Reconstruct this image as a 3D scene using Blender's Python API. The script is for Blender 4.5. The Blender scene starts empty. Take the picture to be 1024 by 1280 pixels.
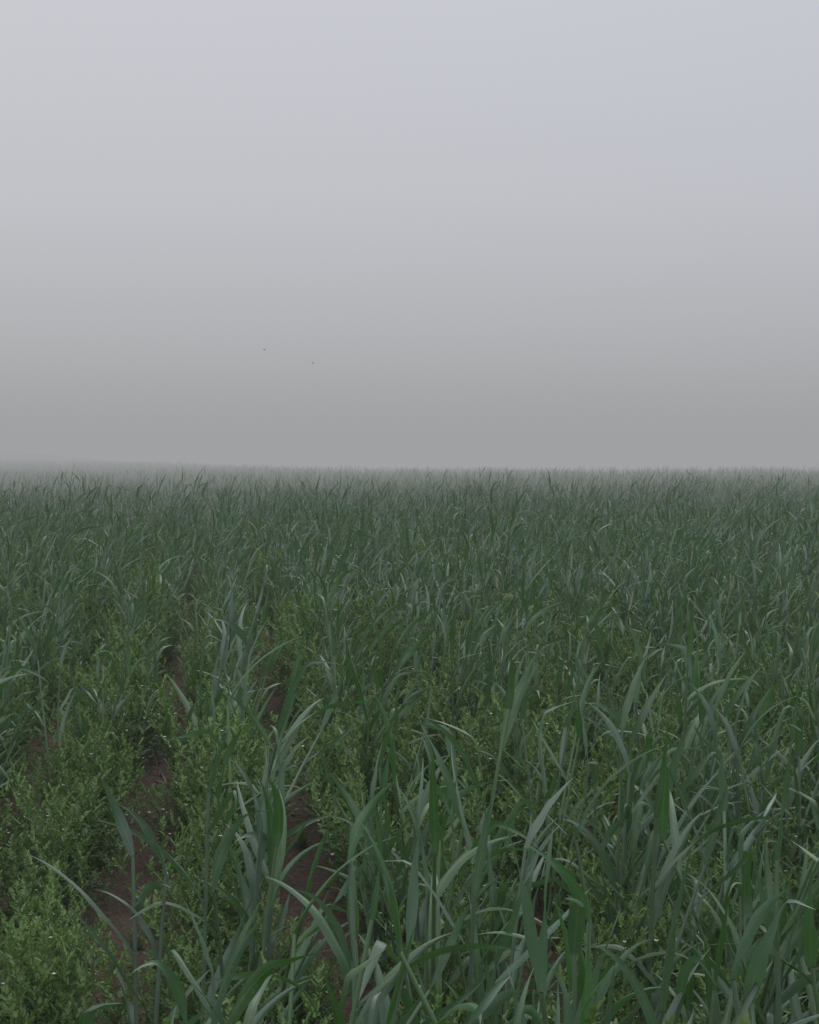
import bpy, math, random, bmesh
import numpy as np
from mathutils import noise, Vector
R = random.Random(11)
sc = bpy.context.scene
TH = math.radians(7.77)
CAMH = 1.2

# ------------------------------------------------------------ terrain
def sstep(a, b, x):
    t = min(1, max(0, (x-a)/(b-a))); return t*t*(3-2*t)
def hillf(x, y): return math.exp(-((x+40)/22)**2 - ((y-122)/18)**2)
def terrain(x, y):
    r0 = 52 + 38*sstep(0, -24, x)
    d = max(0.0, y-r0)
    z = -0.0016*d*d
    z = -6*(1-math.exp(z/6))
    g = hillf(x, y)
    z = z*(1-g) + 1.55*g
    z += 0.10*math.sin(x*0.09+1.0)*math.sin(y*0.07)*sstep(6, 25, math.hypot(x, y))
    return z
def uv2xy(u, v):
    return (u*math.cos(TH)-v*math.sin(TH), u*math.sin(TH)+v*math.cos(TH))
def xy2uv(x, y):
    return (x*math.cos(TH)+y*math.sin(TH), -x*math.sin(TH)+y*math.cos(TH))
ROW = 0.42

# ------------------------------------------------------------ materials
def newmat(n):
    m = bpy.data.materials.new(n); m.use_nodes = True
    nt = m.node_tree; nt.nodes.clear()
    return m, nt
def N(nt, t, **kw):
    n = nt.nodes.new(t)
    for k, v in kw.items(): setattr(n, k, v)
    return n
def mixc(nt, fac, a, b, bt='MIX'):
    n = nt.nodes.new('ShaderNodeMix'); n.data_type = 'RGBA'; n.blend_type = bt
    for sock, val in ((n.inputs[0], fac), (n.inputs[6], a), (n.inputs[7], b)):
        if isinstance(val, (int, float)): sock.default_value = val
        elif isinstance(val, tuple): sock.default_value = (*val, 1)
        else: nt.links.new(val, sock)
    return n.outputs[2]
def mth(nt, op, a, b=0.0, c=None, clamp=False):
    n = nt.nodes.new('ShaderNodeMath'); n.operation = op; n.use_clamp = clamp
    for i, val in enumerate((a, b, c)):
        if val is None: continue
        if isinstance(val, (int, float)): n.inputs[i].default_value = val
        else: nt.links.new(val, n.inputs[i])
    return n.outputs[0]

def foliage(name, cA, cB, tip, rough, spec, trans, transcol, veins):
    m, nt = newmat(name); L = nt.links
    at = N(nt, 'ShaderNodeAttribute', attribute_name='lc')
    uv = N(nt, 'ShaderNodeAttribute', attribute_name='suv')
    oi = N(nt, 'ShaderNodeObjectInfo')
    sep = N(nt, 'ShaderNodeSeparateXYZ'); L.new(uv.outputs['Vector'], sep.inputs[0])
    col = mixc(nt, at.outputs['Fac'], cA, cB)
    rv = mth(nt, 'MULTIPLY_ADD', oi.outputs['Random'], 0.6, 0.70)
    comb = N(nt, 'ShaderNodeCombineColor')
    for i in range(3): L.new(rv, comb.inputs[i])
    col = mixc(nt, 1.0, col, comb.outputs[0], 'MULTIPLY')
    tc = N(nt, 'ShaderNodeTexCoord')
    nz = N(nt, 'ShaderNodeTexNoise'); nz.inputs['Scale'].default_value = 26; nz.inputs['Detail'].default_value = 5
    L.new(tc.outputs['Object'], nz.inputs['Vector'])
    f = mth(nt, 'MULTIPLY_ADD', nz.outputs['Fac'], 2.2, -0.75, True)
    col = mixc(nt, mth(nt, 'MULTIPLY', f, 0.4), col, tip)
    if veins:
        au = mth(nt, 'ABSOLUTE', sep.outputs[0])
        mid = mth(nt, 'LESS_THAN', au, 0.08)
        col = mixc(nt, mth(nt, 'MULTIPLY', mid, 0.35), col, (0.17, 0.25, 0.15))
        st = mth(nt, 'MULTIPLY_ADD', mth(nt, 'SINE', mth(nt, 'MULTIPLY', sep.outputs[0], 38.0)), 0.5, 0.5)
        col = mixc(nt, mth(nt, 'MULTIPLY', st, 0.25), col, (0.02, 0.05, 0.02))
        nd = N(nt, 'ShaderNodeTexNoise'); nd.inputs['Scale'].default_value = 420; nd.inputs['Detail'].default_value = 2
        L.new(tc.outputs['Object'], nd.inputs['Vector'])
        dw = mth(nt, 'MULTIPLY_ADD', nd.outputs['Fac'], 8.0, -4.9, True)
        col = mixc(nt, mth(nt, 'MULTIPLY', dw, 0.4), col, (0.22, 0.28, 0.24))
        tp = mth(nt, 'MULTIPLY_ADD', sep.outputs[1], 12.0, -11.2, True)
        col = mixc(nt, mth(nt, 'MULTIPLY', tp, 0.5), col, (0.20, 0.17, 0.09))
    p = N(nt, 'ShaderNodeBsdfPrincipled')
    L.new(col, p.inputs['Base Color'])
    rr = mth(nt, 'MULTIPLY_ADD', f, 0.18, rough); L.new(rr, p.inputs['Roughness'])
    p.inputs['Specular IOR Level'].default_value = spec
    tr = N(nt, 'ShaderNodeBsdfTranslucent'); L.new(mixc(nt, 0.5, col, transcol), tr.inputs['Color'])
    ms = N(nt, 'ShaderNodeMixShader'); ms.inputs[0].default_value = trans
    L.new(p.outputs[0], ms.inputs[1]); L.new(tr.outputs[0], ms.inputs[2])
    out = N(nt, 'ShaderNodeOutputMaterial'); L.new(ms.outputs[0], out.inputs['Surface'])
    return m
M_leaf = foliage('wheat_leaf', (0.082, 0.142, 0.104), (0.032, 0.098, 0.018), (0.112, 0.172, 0.134), 0.32, 0.58, 0.22, (0.09, 0.26, 0.02), True)
M_stem = foliage('wheat_stem', (0.11, 0.170, 0.122), (0.085, 0.155, 0.06), (0.15, 0.205, 0.155), 0.45, 0.4, 0.05, (0.09, 0.20, 0.03), False)
M_vet = foliage('vetch_leaf', (0.040, 0.092, 0.026), (0.145, 0.235, 0.074), (0.115, 0.185, 0.080), 0.5, 0.35, 0.26, (0.13, 0.25, 0.035), False)  # low leaves darkened to paint shade in the gaps; tips pale young growth
def plain(name, c, rough):
    m, nt = newmat(name)
    nz = N(nt, 'ShaderNodeTexNoise'); nz.inputs['Scale'].default_value = 60
    p = N(nt, 'ShaderNodeBsdfPrincipled'); p.inputs['Roughness'].default_value = rough
    nt.links.new(mixc(nt, nz.outputs['Fac'], c, tuple(v*0.7 for v in c)), p.inputs['Base Color'])
    out = N(nt, 'ShaderNodeOutputMaterial'); nt.links.new(p.outputs[0], out.inputs['Surface'])
    return m
M_pale = plain('pale_spike', (0.34, 0.35, 0.23), 0.6)
M_flow = plain('vetch_flower', (0.64, 0.64, 0.54), 0.6)
M_speck = plain('bird_speck_grey', (0.16, 0.16, 0.165), 0.8)
M_dry = plain('dry_straw', (0.20, 0.155, 0.10), 0.8)
M_clod = plain('soil_clod', (0.105, 0.072, 0.056), 0.95)
MATS = [M_leaf, M_stem, M_vet, M_pale, M_flow, M_dry]

# soil
M_soil, nt = newmat('soil'); L = nt.links
tc = N(nt, 'ShaderNodeTexCoord')
n1 = N(nt, 'ShaderNodeTexNoise'); n1.inputs['Scale'].default_value = 9; n1.inputs['Detail'].default_value = 8; n1.inputs['Roughness'].default_value = 0.7
n2 = N(nt, 'ShaderNodeTexNoise'); n2.inputs['Scale'].default_value = 70; n2.inputs['Detail'].default_value = 6
vo = N(nt, 'ShaderNodeTexVoronoi'); vo.inputs['Scale'].default_value = 45
for n in (n1, n2, vo): L.new(tc.outputs['Object'], n.inputs['Vector'])
c = mixc(nt, n1.outputs['Fac'], (0.042, 0.028, 0.021), (0.110, 0.077, 0.060))
f = mth(nt, 'MULTIPLY_ADD', n2.outputs['Fac'], 3.0, -1.3, True)
c = mixc(nt, mth(nt, 'MULTIPLY', f, 0.5), c, (0.14, 0.102, 0.082))
p = N(nt, 'ShaderNodeBsdfPrincipled'); p.inputs['Roughness'].default_value = 0.9; L.new(c, p.inputs['Base Color'])
p.inputs['Specular IOR Level'].default_value = 0.25
bp = N(nt, 'ShaderNodeBump'); bp.inputs['Strength'].default_value = 1.0; bp.inputs['Distance'].default_value = 0.03
hh = mth(nt, 'ADD', mth(nt, 'MULTIPLY', vo.outputs['Distance'], 0.6), n2.outputs['Fac'])
L.new(hh, bp.inputs['Height']); L.new(bp.outputs[0], p.inputs['Normal'])
out = N(nt, 'ShaderNodeOutputMaterial'); L.new(p.outputs[0], out.inputs['Surface'])

# ------------------------------------------------------------ mesh builder
class MB:
    def __init__(s): s.v = []; s.f = []; s.m = []; s.lc = []; s.uv = []
    def add(s, vs, fs, mat, lc, uvs=None):
        o = len(s.v); s.v += [tuple(p) for p in vs]
        s.f += [tuple(i+o for i in f) for f in fs]; s.m += [mat]*len(fs)
        s.lc += (list(lc) if hasattr(lc, '__len__') else [lc]*len(vs))
        s.uv += (uvs if uvs else [(0.5, 0.0, 0.0)]*len(vs))
    def obj(s, name, mats=None):
        me = bpy.data.meshes.new(name); me.from_pydata(s.v, [], s.f)
        for m in (mats or MATS): me.materials.append(m)
        me.polygons.foreach_set('material_index', s.m)
        me.polygons.foreach_set('use_smooth', [True]*len(s.f))
        a = me.attributes.new('lc', 'FLOAT', 'POINT'); a.data.foreach_set('value', s.lc)
        a = me.attributes.new('suv', 'FLOAT_VECTOR', 'POINT'); a.data.foreach_set('vector', np.array(s.uv, dtype=np.float32).ravel())
        me.update()
        return bpy.data.objects.new(name, me)

def blade(mb, r, base, az, th0, th1, length, width, bend=1.5, twist=0.0, fold=0.18, seg=14, half=1, lc=0.0, curl=0.0, kink=None, mat=0):
    p = np.array(base, float); vs = []; uvs = []; ds = length/seg
    off = np.linspace(-1, 1, 2*half+1)
    for i in range(seg+1):
        s = i/seg
        th = th0 + (th1-th0)*s**bend
        if kink and s > kink[0]: th += kink[1]*min(1, (s-kink[0])/0.10)
        a = az + curl*s
        h = np.array((math.cos(a), math.sin(a), 0)); z = np.array((0, 0, 1.0))
        t = math.sin(th)*h + math.cos(th)*z
        sd = np.array((-math.sin(a), math.cos(a), 0)); n = np.cross(sd, t)
        ph = twist*s
        sd2 = sd*math.cos(ph)+n*math.sin(ph); n2 = np.cross(sd2, t)
        w = width*(0.5+0.5*math.sin(min(1, s/0.35)*math.pi/2))*max(0.0, 1-s**2.0)**0.95
        w = max(w, 0.0006)
        for o in off:
            wav = 0.08*math.sin(s*17+lc*9+o)*o
            q = p + sd2*(w/2*o) + n2*(w*fold*(o*o-1)*1.0 + w*wav)
            vs.append(q); uvs.append((float(o), s, 0))
        p = p + t*ds
    k = 2*half+1; fs = []
    for i in range(seg):
        for j in range(k-1):
            a0 = i*k+j; fs.append((a0, a0+1, a0+k+1, a0+k))
    mb.add(vs, fs, mat, lc, uvs)

def tube(mb, pts, rad, sides, mat, lc):
    vs = []; fs = []; n = len(pts)
    for i, p in enumerate(pts):
        rr = rad[i]
        for j in range(sides):
            a = 2*math.pi*j/sides
            vs.append((p[0]+rr*math.cos(a), p[1]+rr*math.sin(a), p[2]))
    for i in range(n-1):
        for j in range(sides):
            fs.append((i*sides+j, i*sides+(j+1) % sides, (i+1)*sides+(j+1) % sides, (i+1)*sides+j))
    mb.add(vs, fs, mat, lc)

def spike(mb, r, p, d, length):
    d = np.array(d)/np.linalg.norm(d); s = np.cross(d, (0, 1, 0)); s /= np.linalg.norm(s)
    n = 13
    for i in range(n):
        t = i/n; q = np.array(p)+d*length*t
        for sg in (-1, 1):
            w = 0.0036*(1-0.6*t)
            a = q+s*sg*0.001; b = q+s*sg*w*1.5+d*0.006; c2 = q+s*sg*0.002+d*0.014
            e = q+np.cross(d, s)*0.003+d*0.007; g = q-np.cross(d, s)*0.003+d*0.007
            mb.add([a, b, c2, e, g], [(0, 1, 3), (1, 2, 3), (0, 1, 4), (1, 2, 4), (0, 3, 4), (3, 2, 4)], 3, 0.5)
            aw = c2+d*0.018+s*sg*0.005
            mb.add([c2, c2+s*0.0008, aw], [(0, 1, 2)], 3, 0.5)

def cereal_stem(mb, r, bx, by, H, az, lod=0, spk=False, big=1.0):
    lean = r.gauss(0.13, 0.08); la = r.gauss(0.2, 1.2)
    nseg = 7 if lod == 0 else 3
    def cen(t):
        k = lean*H*(t**1.7)
        return (bx+math.cos(la)*k, by+math.sin(la)*k, H*t)
    pts = [cen(i/nseg) for i in range(nseg+1)]
    rad = [(0.0042-0.0016*(i/nseg))*big for i in range(nseg+1)]
    tone = 0.15 if r.random() < 0.6 else 0.8
    tone = min(1, max(0, tone+r.gauss(0, 0.15)))
    tube(mb, pts, rad, 6 if lod == 0 else 3, 1, tone)
    nl = r.choice((4, 5, 5)) if lod == 0 else 4
    for i in range(nl):
        t = 0.28+0.72*(i/(nl-1))
        if i < nl-1: t += r.uniform(-0.08, 0.08)
        b = cen(min(t, 1))
        a = az + i*math.pi + r.gauss(0, 0.7)
        a = a if r.random() > 0.38 else r.gauss(0.1, 0.6)
        ln = r.uniform(0.11, 0.235)*(1.0 if i > 0 else 0.75)*(1.08 if big > 1 else 1)
        if i == nl-1 and not spk:
            th0, th1 = r.uniform(0.05, 0.45), r.uniform(0.3, 1.3)
        else:
            th0, th1 = r.uniform(0.3, 0.85), r.uniform(0.5, 1.8)
        if i == 0: th1 += 0.5
        kk = (r.uniform(0.35, 0.75), r.uniform(0.5, 1.7)) if r.random() < 0.28 else None
        blade(mb, r, b, a, th0, th1, ln, r.uniform(0.0115, 0.0200)*big, bend=r.uniform(1.0, 2.6),
              twist=r.choice((0, 1, -1))*r.uniform(0.8, 3.6)+r.uniform(-.5, .5), fold=r.uniform(0.06, 0.34),
              seg=(16 if lod == 0 else 5), half=(2 if lod == 0 else 1), lc=min(1, max(0, tone+r.gauss(0, 0.25))),
              curl=r.uniform(-0.9, 0.9), kink=kk)
    if lod == 0 and r.random() < 0.5:
        blade(mb, r, cen(0.12), r.uniform(0, 6.28), 0.9, 2.3, r.uniform(.08, .14), 0.007, seg=8, twist=r.uniform(-3, 3), fold=.3, mat=5)
    if spk:
        e = cen(1.0); e0 = cen(0.93); spike(mb, r, e, np.array(e)-np.array(e0), r.uniform(0.06, 0.085))

def leaflet(mb, p, d, up, ln, w, lc, mat=2, oval=False):
    d = d/ (np.linalg.norm(d)+1e-9); s = np.cross(d, up); s /= (np.linalg.norm(s)+1e-9)
    n = np.cross(s, d)
    if oval:
        c1 = n*w*0.22
        mb.add([p, p+d*ln*0.3+s*w/2+c1, p+d*ln*0.72+s*w*0.40+c1, p+d*ln, p+d*ln*0.72-s*w*0.40+c1, p+d*ln*0.3-s*w/2+c1, ],
               [(0, 1, 2, 3), (0, 3, 4, 5)], mat, lc)
    else:
        mb.add([p, p+d*ln*0.5+s*w/2+n*w*0.25, p+d*ln, p+d*ln*0.5-s*w/2+n*w*0.25], [(0, 1, 2), (0, 2, 3)], mat, lc)

def vetch_plant(mb, r, bx, by, H, stems=16, lod=0, flowers=0):
    for si in range(stems):
        a = r.uniform(0, 2*math.pi); spread = r.uniform(0.0, 0.13)
        h = H*r.uniform(0.55, 1.12)*(1-spread*1.5)
        b = np.array((bx+r.gauss(0, 0.03), by+r.gauss(0, 0.03), 0.0))
        nl = 13 if lod == 0 else 5
        wob = r.uniform(0, 6.28)
        def cen(t): return b+np.array((math.cos(a)*spread*t**0.8+0.007*math.sin(t*7+wob), math.sin(a)*spread*t**0.8+0.007*math.cos(t*6+wob), h*t**0.95))
        pts = [cen(i/6) for i in range(7)]
        if lod == 0: tube(mb, pts, [0.0015-0.0008*i/6 for i in range(7)], 3, 2, 0.5)
        for li in range(nl):
            t = 0.15+0.85*li/(nl-1); q = cen(t)
            aa = li*2.4+r.uniform(-.5, .5)+wob; up0 = r.uniform(0.2, 0.9)+1.5*t**3
            dr = np.array((math.cos(aa), math.sin(aa), up0)); dr /= np.linalg.norm(dr)
            rl = r.uniform(0.030, 0.055)*(1.15-0.5*t**2)
            npair = 5 if lod == 0 else 3
            sd = np.cross(dr, (0, 0, 1)); sd /= np.linalg.norm(sd)
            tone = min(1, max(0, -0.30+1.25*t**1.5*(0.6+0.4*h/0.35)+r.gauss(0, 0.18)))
            droop = r.uniform(0.0, 0.9)*(1-t)
            for pi in range(npair):
                f = (pi+0.7)/npair
                qq = q+dr*rl*f+np.array((0, 0, -0.012*f*f*droop))
                for sg in (-1, 1):
                    dd = sd*sg*(0.85-0.35*f)+dr*(0.55+0.5*f)+np.array((r.uniform(-.25, .25), r.uniform(-.25, .25), r.uniform(-.2, .4)))
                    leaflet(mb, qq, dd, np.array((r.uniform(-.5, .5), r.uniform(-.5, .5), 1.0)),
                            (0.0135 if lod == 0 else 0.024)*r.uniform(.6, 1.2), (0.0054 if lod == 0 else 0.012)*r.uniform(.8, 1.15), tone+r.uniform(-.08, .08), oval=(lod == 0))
            if lod == 0:
                leaflet(mb, q, dr, np.array((0, 0, 1.0)), rl*1.25, 0.0009, tone)
            if flowers and 0.4 < t < 0.97 and r.random() < 0.03*flowers:
                fp = q+np.array((r.uniform(-.02, .02), r.uniform(-.02, .02), r.uniform(0, .02)))
                for pa in range(4):
                    an = pa*1.6
                    leaflet(mb, fp, np.array((math.cos(an), math.sin(an), .8)), np.array((0, 0, 1.0)), 0.0065, 0.0055, 0.5, 4)

def protocol(name, objs):
    c = bpy.data.collections.new(name)
    for o in objs: c.objects.link(o)
    return c
W = []
NW = 24
for i in range(NW):
    r = random.Random(100+i); mb = MB()
    ns = 2 if i % 3 else 3
    spk = i in (5, 11)
    for s in range(ns):
        cereal_stem(mb, r, r.gauss(0, 0.018), r.gauss(0, 0.018), r.uniform(0.32, 0.55), r.uniform(0, 6.28), spk=(spk and s == 0))
    W.append(mb.obj('wheat_%02d' % i))
for i in range(7):
    r = random.Random(950+i); mb = MB()
    for s in range(2 if i % 2 else 3):
        cereal_stem(mb, r, r.gauss(0, 0.025), r.gauss(0, 0.025), r.uniform(0.44, 0.58), r.uniform(0, 6.28), big=1.17, spk=(i == 5 and s == 0))
    W.append(mb.obj('wheat_%02d' % (NW+i)))
CW = protocol('wheat_plants', W)
V = []
for i in range(9):
    r = random.Random(300+i); mb = MB()
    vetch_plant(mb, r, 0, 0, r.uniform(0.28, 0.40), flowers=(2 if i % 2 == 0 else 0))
    V.append(mb.obj('vetch_%02d' % i))
CV = protocol('vetch_plants', V)
P = []
for i in range(6):
    r = random.Random(500+i); mb = MB()
    for k in range(50):
        cereal_stem(mb, r, r.uniform(-.8, .8), r.uniform(-.8, .8), r.uniform(0.32, 0.57), r.uniform(0, 6.28), lod=1, big=1.1)
    for k in range(34):
        vetch_plant(mb, r, r.uniform(-.8, .8), r.uniform(-.8, .8), r.uniform(0.32, 0.45), stems=7, lod=1)
    P.append(mb.obj('patch_%02d' % i))
CP = protocol('crop_patches', P)
C = []
for i in range(6):
    r = random.Random(40+i)
    bm = bmesh.new(); bmesh.ops.create_icosphere(bm, subdivisions=2, radius=1.0)
    for vv in bm.verts:
        d = 1+0.45*noise.noise(vv.co*1.3+Vector((i*9, 0, 0)))+0.2*noise.noise(vv.co*3.5+Vector((i*9, 5, 0)))
        vv.co = Vector((vv.co.x*d, vv.co.y*d*r.uniform(.95, 1.05), vv.co.z*d*0.6))
    me = bpy.data.meshes.new('clod_%d' % i); bm.to_mesh(me); bm.free(); me.materials.append(M_clod)
    C.append(bpy.data.objects.new('clod_%d' % i, me))
for i in range(3):
    r = random.Random(60+i); mb = MB()
    blade(mb, r, (0, 0, 0.6), 0, 1.45, 1.65, 9, 0.55, seg=8, twist=r.uniform(-2, 2), curl=r.uniform(-.7, .7), mat=5)
    C.append(mb.obj('straw_%d' % i))
CC = protocol('soil_debris', C)

def scatter(name, coll, pts):
    a = np.array(pts, dtype=np.float64)
    me = bpy.data.meshes.new(name); me.vertices.add(len(a))
    me.vertices.foreach_set('co', a[:, :3].astype(np.float32).ravel())
    at = me.attributes.new('rot', 'FLOAT_VECTOR', 'POINT'); at.data.foreach_set('vector', a[:, 3:6].astype(np.float32).ravel())
    at = me.attributes.new('scl', 'FLOAT', 'POINT'); at.data.foreach_set('value', a[:, 6].astype(np.float32))
    at = me.attributes.new('idx', 'INT', 'POINT'); at.data.foreach_set('value', a[:, 7].astype(np.int32))
    me.update()
    ob = bpy.data.objects.new(name, me); sc.collection.objects.link(ob)
    ng = bpy.data.node_groups.new(name+'_gn', 'GeometryNodeTree')
    ng.interface.new_socket('Geometry', in_out='INPUT', socket_type='NodeSocketGeometry')
    ng.interface.new_socket('Geometry', in_out='OUTPUT', socket_type='NodeSocketGeometry')
    gi = ng.nodes.new('NodeGroupInput'); go = ng.nodes.new('NodeGroupOutput')
    ci = ng.nodes.new('GeometryNodeCollectionInfo'); ci.inputs['Collection'].default_value = coll
    ci.inputs['Separate Children'].default_value = True; ci.inputs['Reset Children'].default_value = True
    ip = ng.nodes.new('GeometryNodeInstanceOnPoints'); ip.inputs['Pick Instance'].default_value = True
    def na(nm, dt):
        n = ng.nodes.new('GeometryNodeInputNamedAttribute'); n.data_type = dt; n.inputs['Name'].default_value = nm
        return next(o for o in n.outputs if o.enabled and o.name == 'Attribute')
    ng.links.new(gi.outputs[0], ip.inputs['Points']); ng.links.new(ci.outputs[0], ip.inputs['Instance'])
    ng.links.new(na('idx', 'INT'), ip.inputs['Instance Index'])
    ng.links.new(na('rot', 'FLOAT_VECTOR'), ip.inputs['Rotation'])
    ng.links.new(na('scl', 'FLOAT'), ip.inputs['Scale'])
    ng.links.new(ip.outputs[0], go.inputs[0])
    md = ob.modifiers.new('instances', 'NODES'); md.node_group = ng
    return ob

def gz(x, y):
    z = terrain(x, y); d = math.hypot(x, y)
    if d < 14:
        u, _ = xy2uv(x, y); fade = 1-sstep(9, 14, d); q = Vector((x, y, 0))
        z += fade*(0.012*math.cos(2*math.pi*u/ROW) + 0.020*noise.noise(q*6)+0.018*noise.noise(q*17)+0.012*noise.noise(q*40))
    return z
def in_wedge(x, y):
    return y > -1.0 and abs(x) < 2.6+0.55*max(0, y)
FAR = 22.0
wp = []; vp = []
for k in range(-60, 60):
    uc = k*ROW
    v = -6.0
    while v < FAR+6:
        v += 0.060*R.uniform(0.4, 1.6)
        pres = 0.88 if v < 9 else 1.0
        if k == 0: pres = 0.22 if v < 3.4 else (0.38 if v < 8 else 0.7)
        elif k == -1: pres = 0.05 if v < 4.2 else (0.28 if v < 8 else 0.7)
        elif k == -2: pres = 0.10 if v < 3.6 else 0.5
        elif k < -2: pres = 0.62
        elif k == 1: pres = 0.58 if v < 6 else 0.75
        if v > 12: pres *= 1.1
        pn = noise.noise(Vector((uc*0.9, v*0.9, 3.0)))
        pres *= 0.88+0.8*pn
        if R.random() > pres: continue
        sg = 0.050 if k <= 1 else 0.078
        x, y = uv2xy(uc+R.gauss(0, sg), v)
        if not in_wedge(x, y) or math.hypot(x, y) > FAR: continue
        dd = math.hypot(x, y)
        if dd < 0.95: continue
        sc_ = R.gauss(1.0, 0.14)+0.18*noise.noise(Vector((x*0.5, y*0.5, 8)))
        ix = R.randrange(NW) if R.random() < 0.78 else NW+R.choice((0, 1, 2, 3, 4, 6))
        if ix >= NW: sc_ *= 0.95
        wp.append((x, y, gz(x, y)-0.01, R.gauss(0, .10), R.gauss(0.05, .10), R.uniform(-1.4, 1.4), sc_, ix))
    v = -6.0
    while v < FAR+6:
        v += 0.074*R.uniform(0.5, 1.5)
        pres = 1.08+0.8*noise.noise(Vector((uc*1.3, v*1.1, 12.0)))
        if R.random() > pres: continue
        sgv = 0.046 if k < 0 else (0.060 if k <= 1 else 0.105)
        x, y = uv2xy(uc+R.gauss(0, sgv), v)
        if not in_wedge(x, y) or math.hypot(x, y) > FAR or math.hypot(x, y) < 0.6: continue
        vp.append((x, y, gz(x, y)-0.01, R.gauss(0, .09), R.gauss(0, .09), R.uniform(0, 6.283), R.gauss(1.02, .17), R.randrange(9)))
for _ in range(650):
    u = R.uniform(-2.5, 2.5); v = R.uniform(1, 11)
    x, y = uv2xy(u, v)
    vp.append((x, y, gz(x, y)-0.02, R.gauss(0, .3), R.gauss(0, .3), R.uniform(0, 6.283), R.uniform(0.16, 0.38), R.randrange(9)))
# well grown foreground plants, closest to the photographer
for x, y, s, ix, rz in ((-0.33, 1.50, 0.92, NW+0, 0.4), (-0.44, 2.10, 0.98, NW+1, 2.1), (-0.07, 1.85, 1.12, NW+2, 1.1), (0.04, 1.50, 1.04, NW+3, 5.2),
                        (0.12, 1.32, 0.96, NW+4, 3.0), (0.31, 1.36, 0.98, NW+5, 0.9), (0.45, 1.58, 1.08, NW+1, 4.4), (0.52, 1.90, 1.12, NW+6, 2.7),
                        (0.24, 1.80, 1.08, NW+2, 3.9), (0.38, 2.2, 1.1, NW+4, 0.2), (0.62, 2.4, 1.12, NW+3, 2.2), (0.02, 2.3, 1.05, NW+6, 1.0),
                        (-0.16, 1.45, 0.86, NW+1, 0.3), (0.20, 1.60, 1.02, NW+0, 5.6), (-0.02, 1.7, 1.0, 3, 2.0), (0.08, 2.0, 1.1, 8, 4.0),
                        (0.36, 1.7, 1.1, 14, 1.0), (-0.30, 2.4, 1.1, 17, 0.5), (-0.26, 1.8, 0.95, 20, 3.0)):
    wp.append((x, y, gz(x, y)-0.01, 0, 0.03, rz, s, ix))
print('wheat', len(wp), 'vetch', len(vp))
scatter('wheat_crop', CW, wp)
scatter('vetch_undergrowth', CV, vp)
cp = []
for _ in range(14000):
    x = R.uniform(-4, 4); y = R.uniform(0.5, 12)
    if R.random() < 0.98: cp.append((x, y, gz(x, y)-0.002, R.uniform(-.5, .5), R.uniform(-.5, .5), R.uniform(0, 6.28), 0.003+0.009*R.random()**3, R.randrange(6)))
    else: cp.append((x, y, gz(x, y), R.gauss(0, .15), R.gauss(0, .15), R.uniform(0, 6.28), R.uniform(0.006, 0.014), 6+R.randrange(3)))
scatter('soil_clods', CC, cp)
pp = []
y = 12.0
while y < 112:
    x = -0.46*y-6
    while x < 0.46*y+6:
        xx = x+R.uniform(-.3, .3); yy = y+R.uniform(-.3, .3)
        if math.hypot(xx, yy) > FAR+0.6 and not (yy > 74 and xx > 0):
            if hillf(xx, yy) < 0.25:
                pp.append((xx, yy, terrain(xx, yy)-0.02, 0, 0, R.uniform(-1.2, 1.2), R.uniform(0.86, 1.14), R.randrange(6)))
        x += 1.45
    y += 1.45
print('patches', len(pp))
scatter('distant_wheat_crop', CP, pp)

# ------------------------------------------------------------ ground sheet
def axis(n, ext):
    t = np.linspace(-1, 1, n); k = 7.0
    return np.sinh(t*k)/math.sinh(k)*ext
xs = axis(331, 900); ys = axis(331, 900)+3.5
vs = [(xv, yv, gz(xv, yv)) for yv in ys for xv in xs]
fs = []
n = len(xs)
for j in range(len(ys)-1):
    for i in range(n-1):
        a = j*n+i; fs.append((a, a+1, a+n+1, a+n))
me = bpy.data.meshes.new('ground'); me.from_pydata(vs, [], fs); me.materials.append(M_soil)
me.polygons.foreach_set('use_smooth', [True]*len(fs)); me.update()
g = bpy.data.objects.new('ground', me); sc.collection.objects.link(g)

# ------------------------------------------------------------ faint specks in the sky, built as birds
def bird_speck(loc, s, flap, yaw):
    mb = MB()
    prof = [(-.5, .01), (-.42, .06), (-.2, .16), (.05, .20), (.25, .15), (.36, .09), (.44, .09), (.50, .05), (.58, .008)]
    vs = []; fs = []
    for px, pr in prof:
        for j in range(8):
            a = j*math.pi/4; vs.append((px*s, pr*s*math.cos(a), pr*s*math.sin(a)*0.9))
    for i in range(len(prof)-1):
        for j in range(8): fs.append((i*8+j, i*8+(j+1) % 8, (i+1)*8+(j+1) % 8, (i+1)*8+j))
    mb.add(vs, fs, 0, 0)
    for sg in (-1, 1):
        mb.add([np.array(q)*s for q in ((.22, sg*.08, .04), (.26, sg*.2, .04+flap*.35), (.05, sg*.3, .04+flap*.75), (-.08, sg*.2, .03+flap*.33), (-.12, sg*.08, .03))], [(0, 1, 3, 4), (1, 2, 3)], 0, 0)
    mb.add([np.array(q)*s for q in ((-.4, .03, 0), (-.72, .10, .01), (-.72, -.10, .01), (-.4, -.03, 0))], [(0, 1, 2, 3)], 0, 0)
    o = mb.obj('bird_speck', [M_speck])
    o.location = loc; o.rotation_euler = (0, 0, yaw); sc.collection.objects.link(o)
bird_speck((-5.31, 50, CAMH+3.80), 0.18, 0.4, 1.4)
bird_speck((-3.53, 50, CAMH+3.32), 0.19, 0.4, 1.8)

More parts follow.
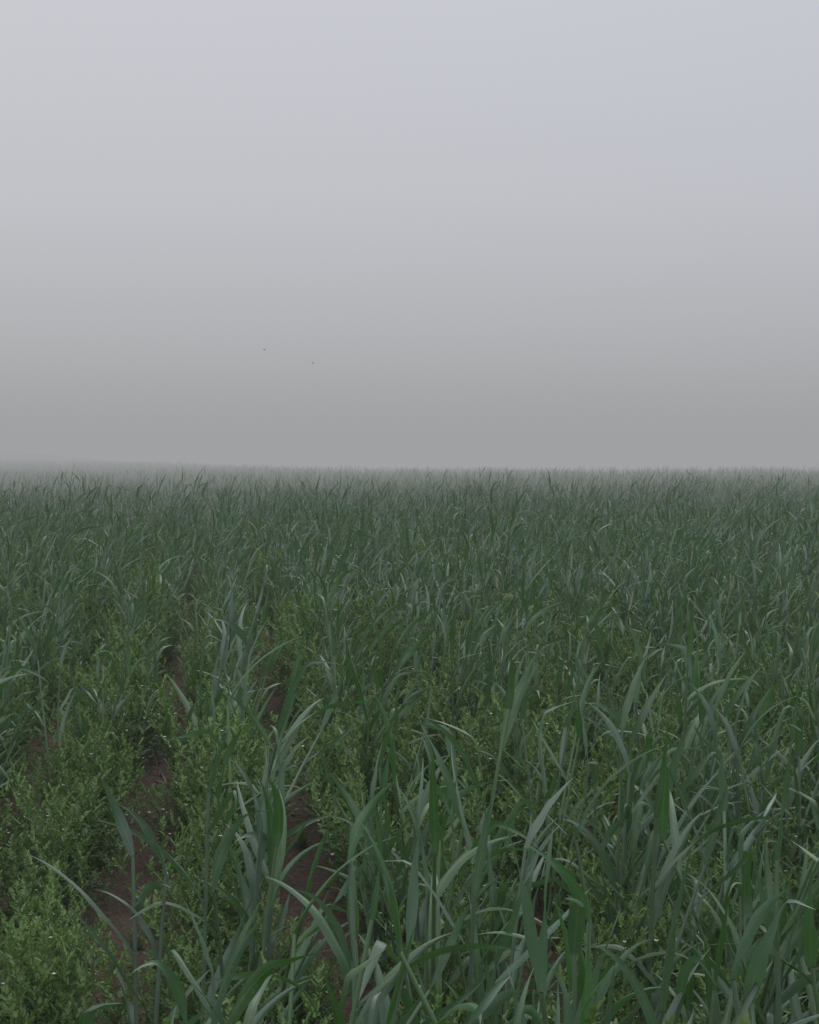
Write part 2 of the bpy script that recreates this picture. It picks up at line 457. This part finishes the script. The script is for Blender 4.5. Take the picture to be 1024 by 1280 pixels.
# ------------------------------------------------------------ fog: thin layer over everything + a bank further out
FOG = (0.352, 0.358, 0.365)
def fogbox(name, b, sig):
    x0, x1, y0, y1, z0, z1 = b
    vs = [(x, y, z) for z in (z0, z1) for y in (y0, y1) for x in (x0, x1)]
    fs = [(0, 2, 3, 1), (4, 5, 7, 6), (0, 1, 5, 4), (2, 6, 7, 3), (0, 4, 6, 2), (1, 3, 7, 5)]
    me = bpy.data.meshes.new(name); me.from_pydata(vs, [], fs); me.update()
    mf, nt = newmat(name); L = nt.links
    ab = N(nt, 'ShaderNodeVolumeAbsorption'); ab.inputs['Color'].default_value = (0, 0, 0, 1); ab.inputs['Density'].default_value = sig
    em = N(nt, 'ShaderNodeEmission'); em.inputs['Color'].default_value = (*FOG, 1); em.inputs['Strength'].default_value = sig  # fog glows by itself: emission stands in for scattered daylight
    ad = N(nt, 'ShaderNodeAddShader'); L.new(ab.outputs[0], ad.inputs[0]); L.new(em.outputs[0], ad.inputs[1])
    out = N(nt, 'ShaderNodeOutputMaterial'); L.new(ad.outputs[0], out.inputs['Volume'])
    try: mf.cycles.homogeneous_volume = True
    except Exception as e: print(e)
    me.materials.append(mf)
    fo = bpy.data.objects.new(name, me); sc.collection.objects.link(fo)
fogbox('fog', (-700, 700, -300, 700, -20, 4.2), 0.0045)
fogbox('fog_bank', (-650, 650, 15, 650, -18, 4.0), 0.0235)

# ------------------------------------------------------------ world
w = bpy.data.worlds.new('World'); sc.world = w; w.use_nodes = True
nt = w.node_tree; nt.nodes.clear(); L = nt.links
tc = N(nt, 'ShaderNodeTexCoord'); sp = N(nt, 'ShaderNodeSeparateXYZ'); L.new(tc.outputs['Generated'], sp.inputs[0])
cr = N(nt, 'ShaderNodeValToRGB'); L.new(sp.outputs[2], cr.inputs[0])
els = cr.color_ramp.elements
def setc(e, v): e.color = (*v, 1)
els[0].position = 0.0; setc(els[0], (0.41, 0.413, 0.425))
els[1].position = 1.0; setc(els[1], (1.60, 1.60, 1.62))
for ps, cc in ((0.08, (0.475, 0.478, 0.502)), (0.16, (0.520, 0.523, 0.556)), (0.25, (0.559, 0.563, 0.604)), (0.35, (0.590, 0.596, 0.643)), (0.6, (1.10, 1.11, 1.14))):
    e = els.new(ps); setc(e, cc)
mr = mth(nt, 'MULTIPLY_ADD', sp.outputs[0], 1.2, 0.5, True)
tint = mixc(nt, mr, (1.015, 1.005, 0.995), (0.975, 0.985, 1.0))
wc = mixc(nt, 1.0, cr.outputs[0], tint, 'MULTIPLY')
b1 = N(nt, 'ShaderNodeBackground'); L.new(wc, b1.inputs[0]); b1.inputs[1].default_value = 1.0
sky = N(nt, 'ShaderNodeTexSky', sky_type='NISHITA'); sky.sun_disc = False
sky.sun_elevation = math.radians(50); sky.sun_rotation = math.radians(-30)
b2 = N(nt, 'ShaderNodeBackground'); L.new(sky.outputs[0], b2.inputs[0]); b2.inputs[1].default_value = 0.003
ad = N(nt, 'ShaderNodeAddShader'); L.new(b1.outputs[0], ad.inputs[0]); L.new(b2.outputs[0], ad.inputs[1])
out = N(nt, 'ShaderNodeOutputWorld'); L.new(ad.outputs[0], out.inputs[0])

sl = bpy.data.lights.new('sun', 'SUN'); sl.energy = 0.8; sl.angle = math.radians(40); sl.color = (1, 0.97, 0.93)
so = bpy.data.objects.new('sun', sl); so.rotation_euler = (math.radians(40), 0, math.radians(150)); sc.collection.objects.link(so)
so.location = (0, 0, 20)

# ------------------------------------------------------------ camera
cd = bpy.data.cameras.new('camera'); cd.sensor_fit = 'VERTICAL'; cd.sensor_height = 36; cd.lens = 36*1700/1280
cd.clip_start = 0.05; cd.clip_end = 3000
co = bpy.data.objects.new('camera', cd); co.location = (0, 0, CAMH)
co.rotation_euler = (math.radians(90-2.46), 0, 0); sc.collection.objects.link(co); sc.camera = co
sc.view_settings.view_transform = 'Standard'; sc.view_settings.look = 'None'; sc.view_settings.exposure = 0
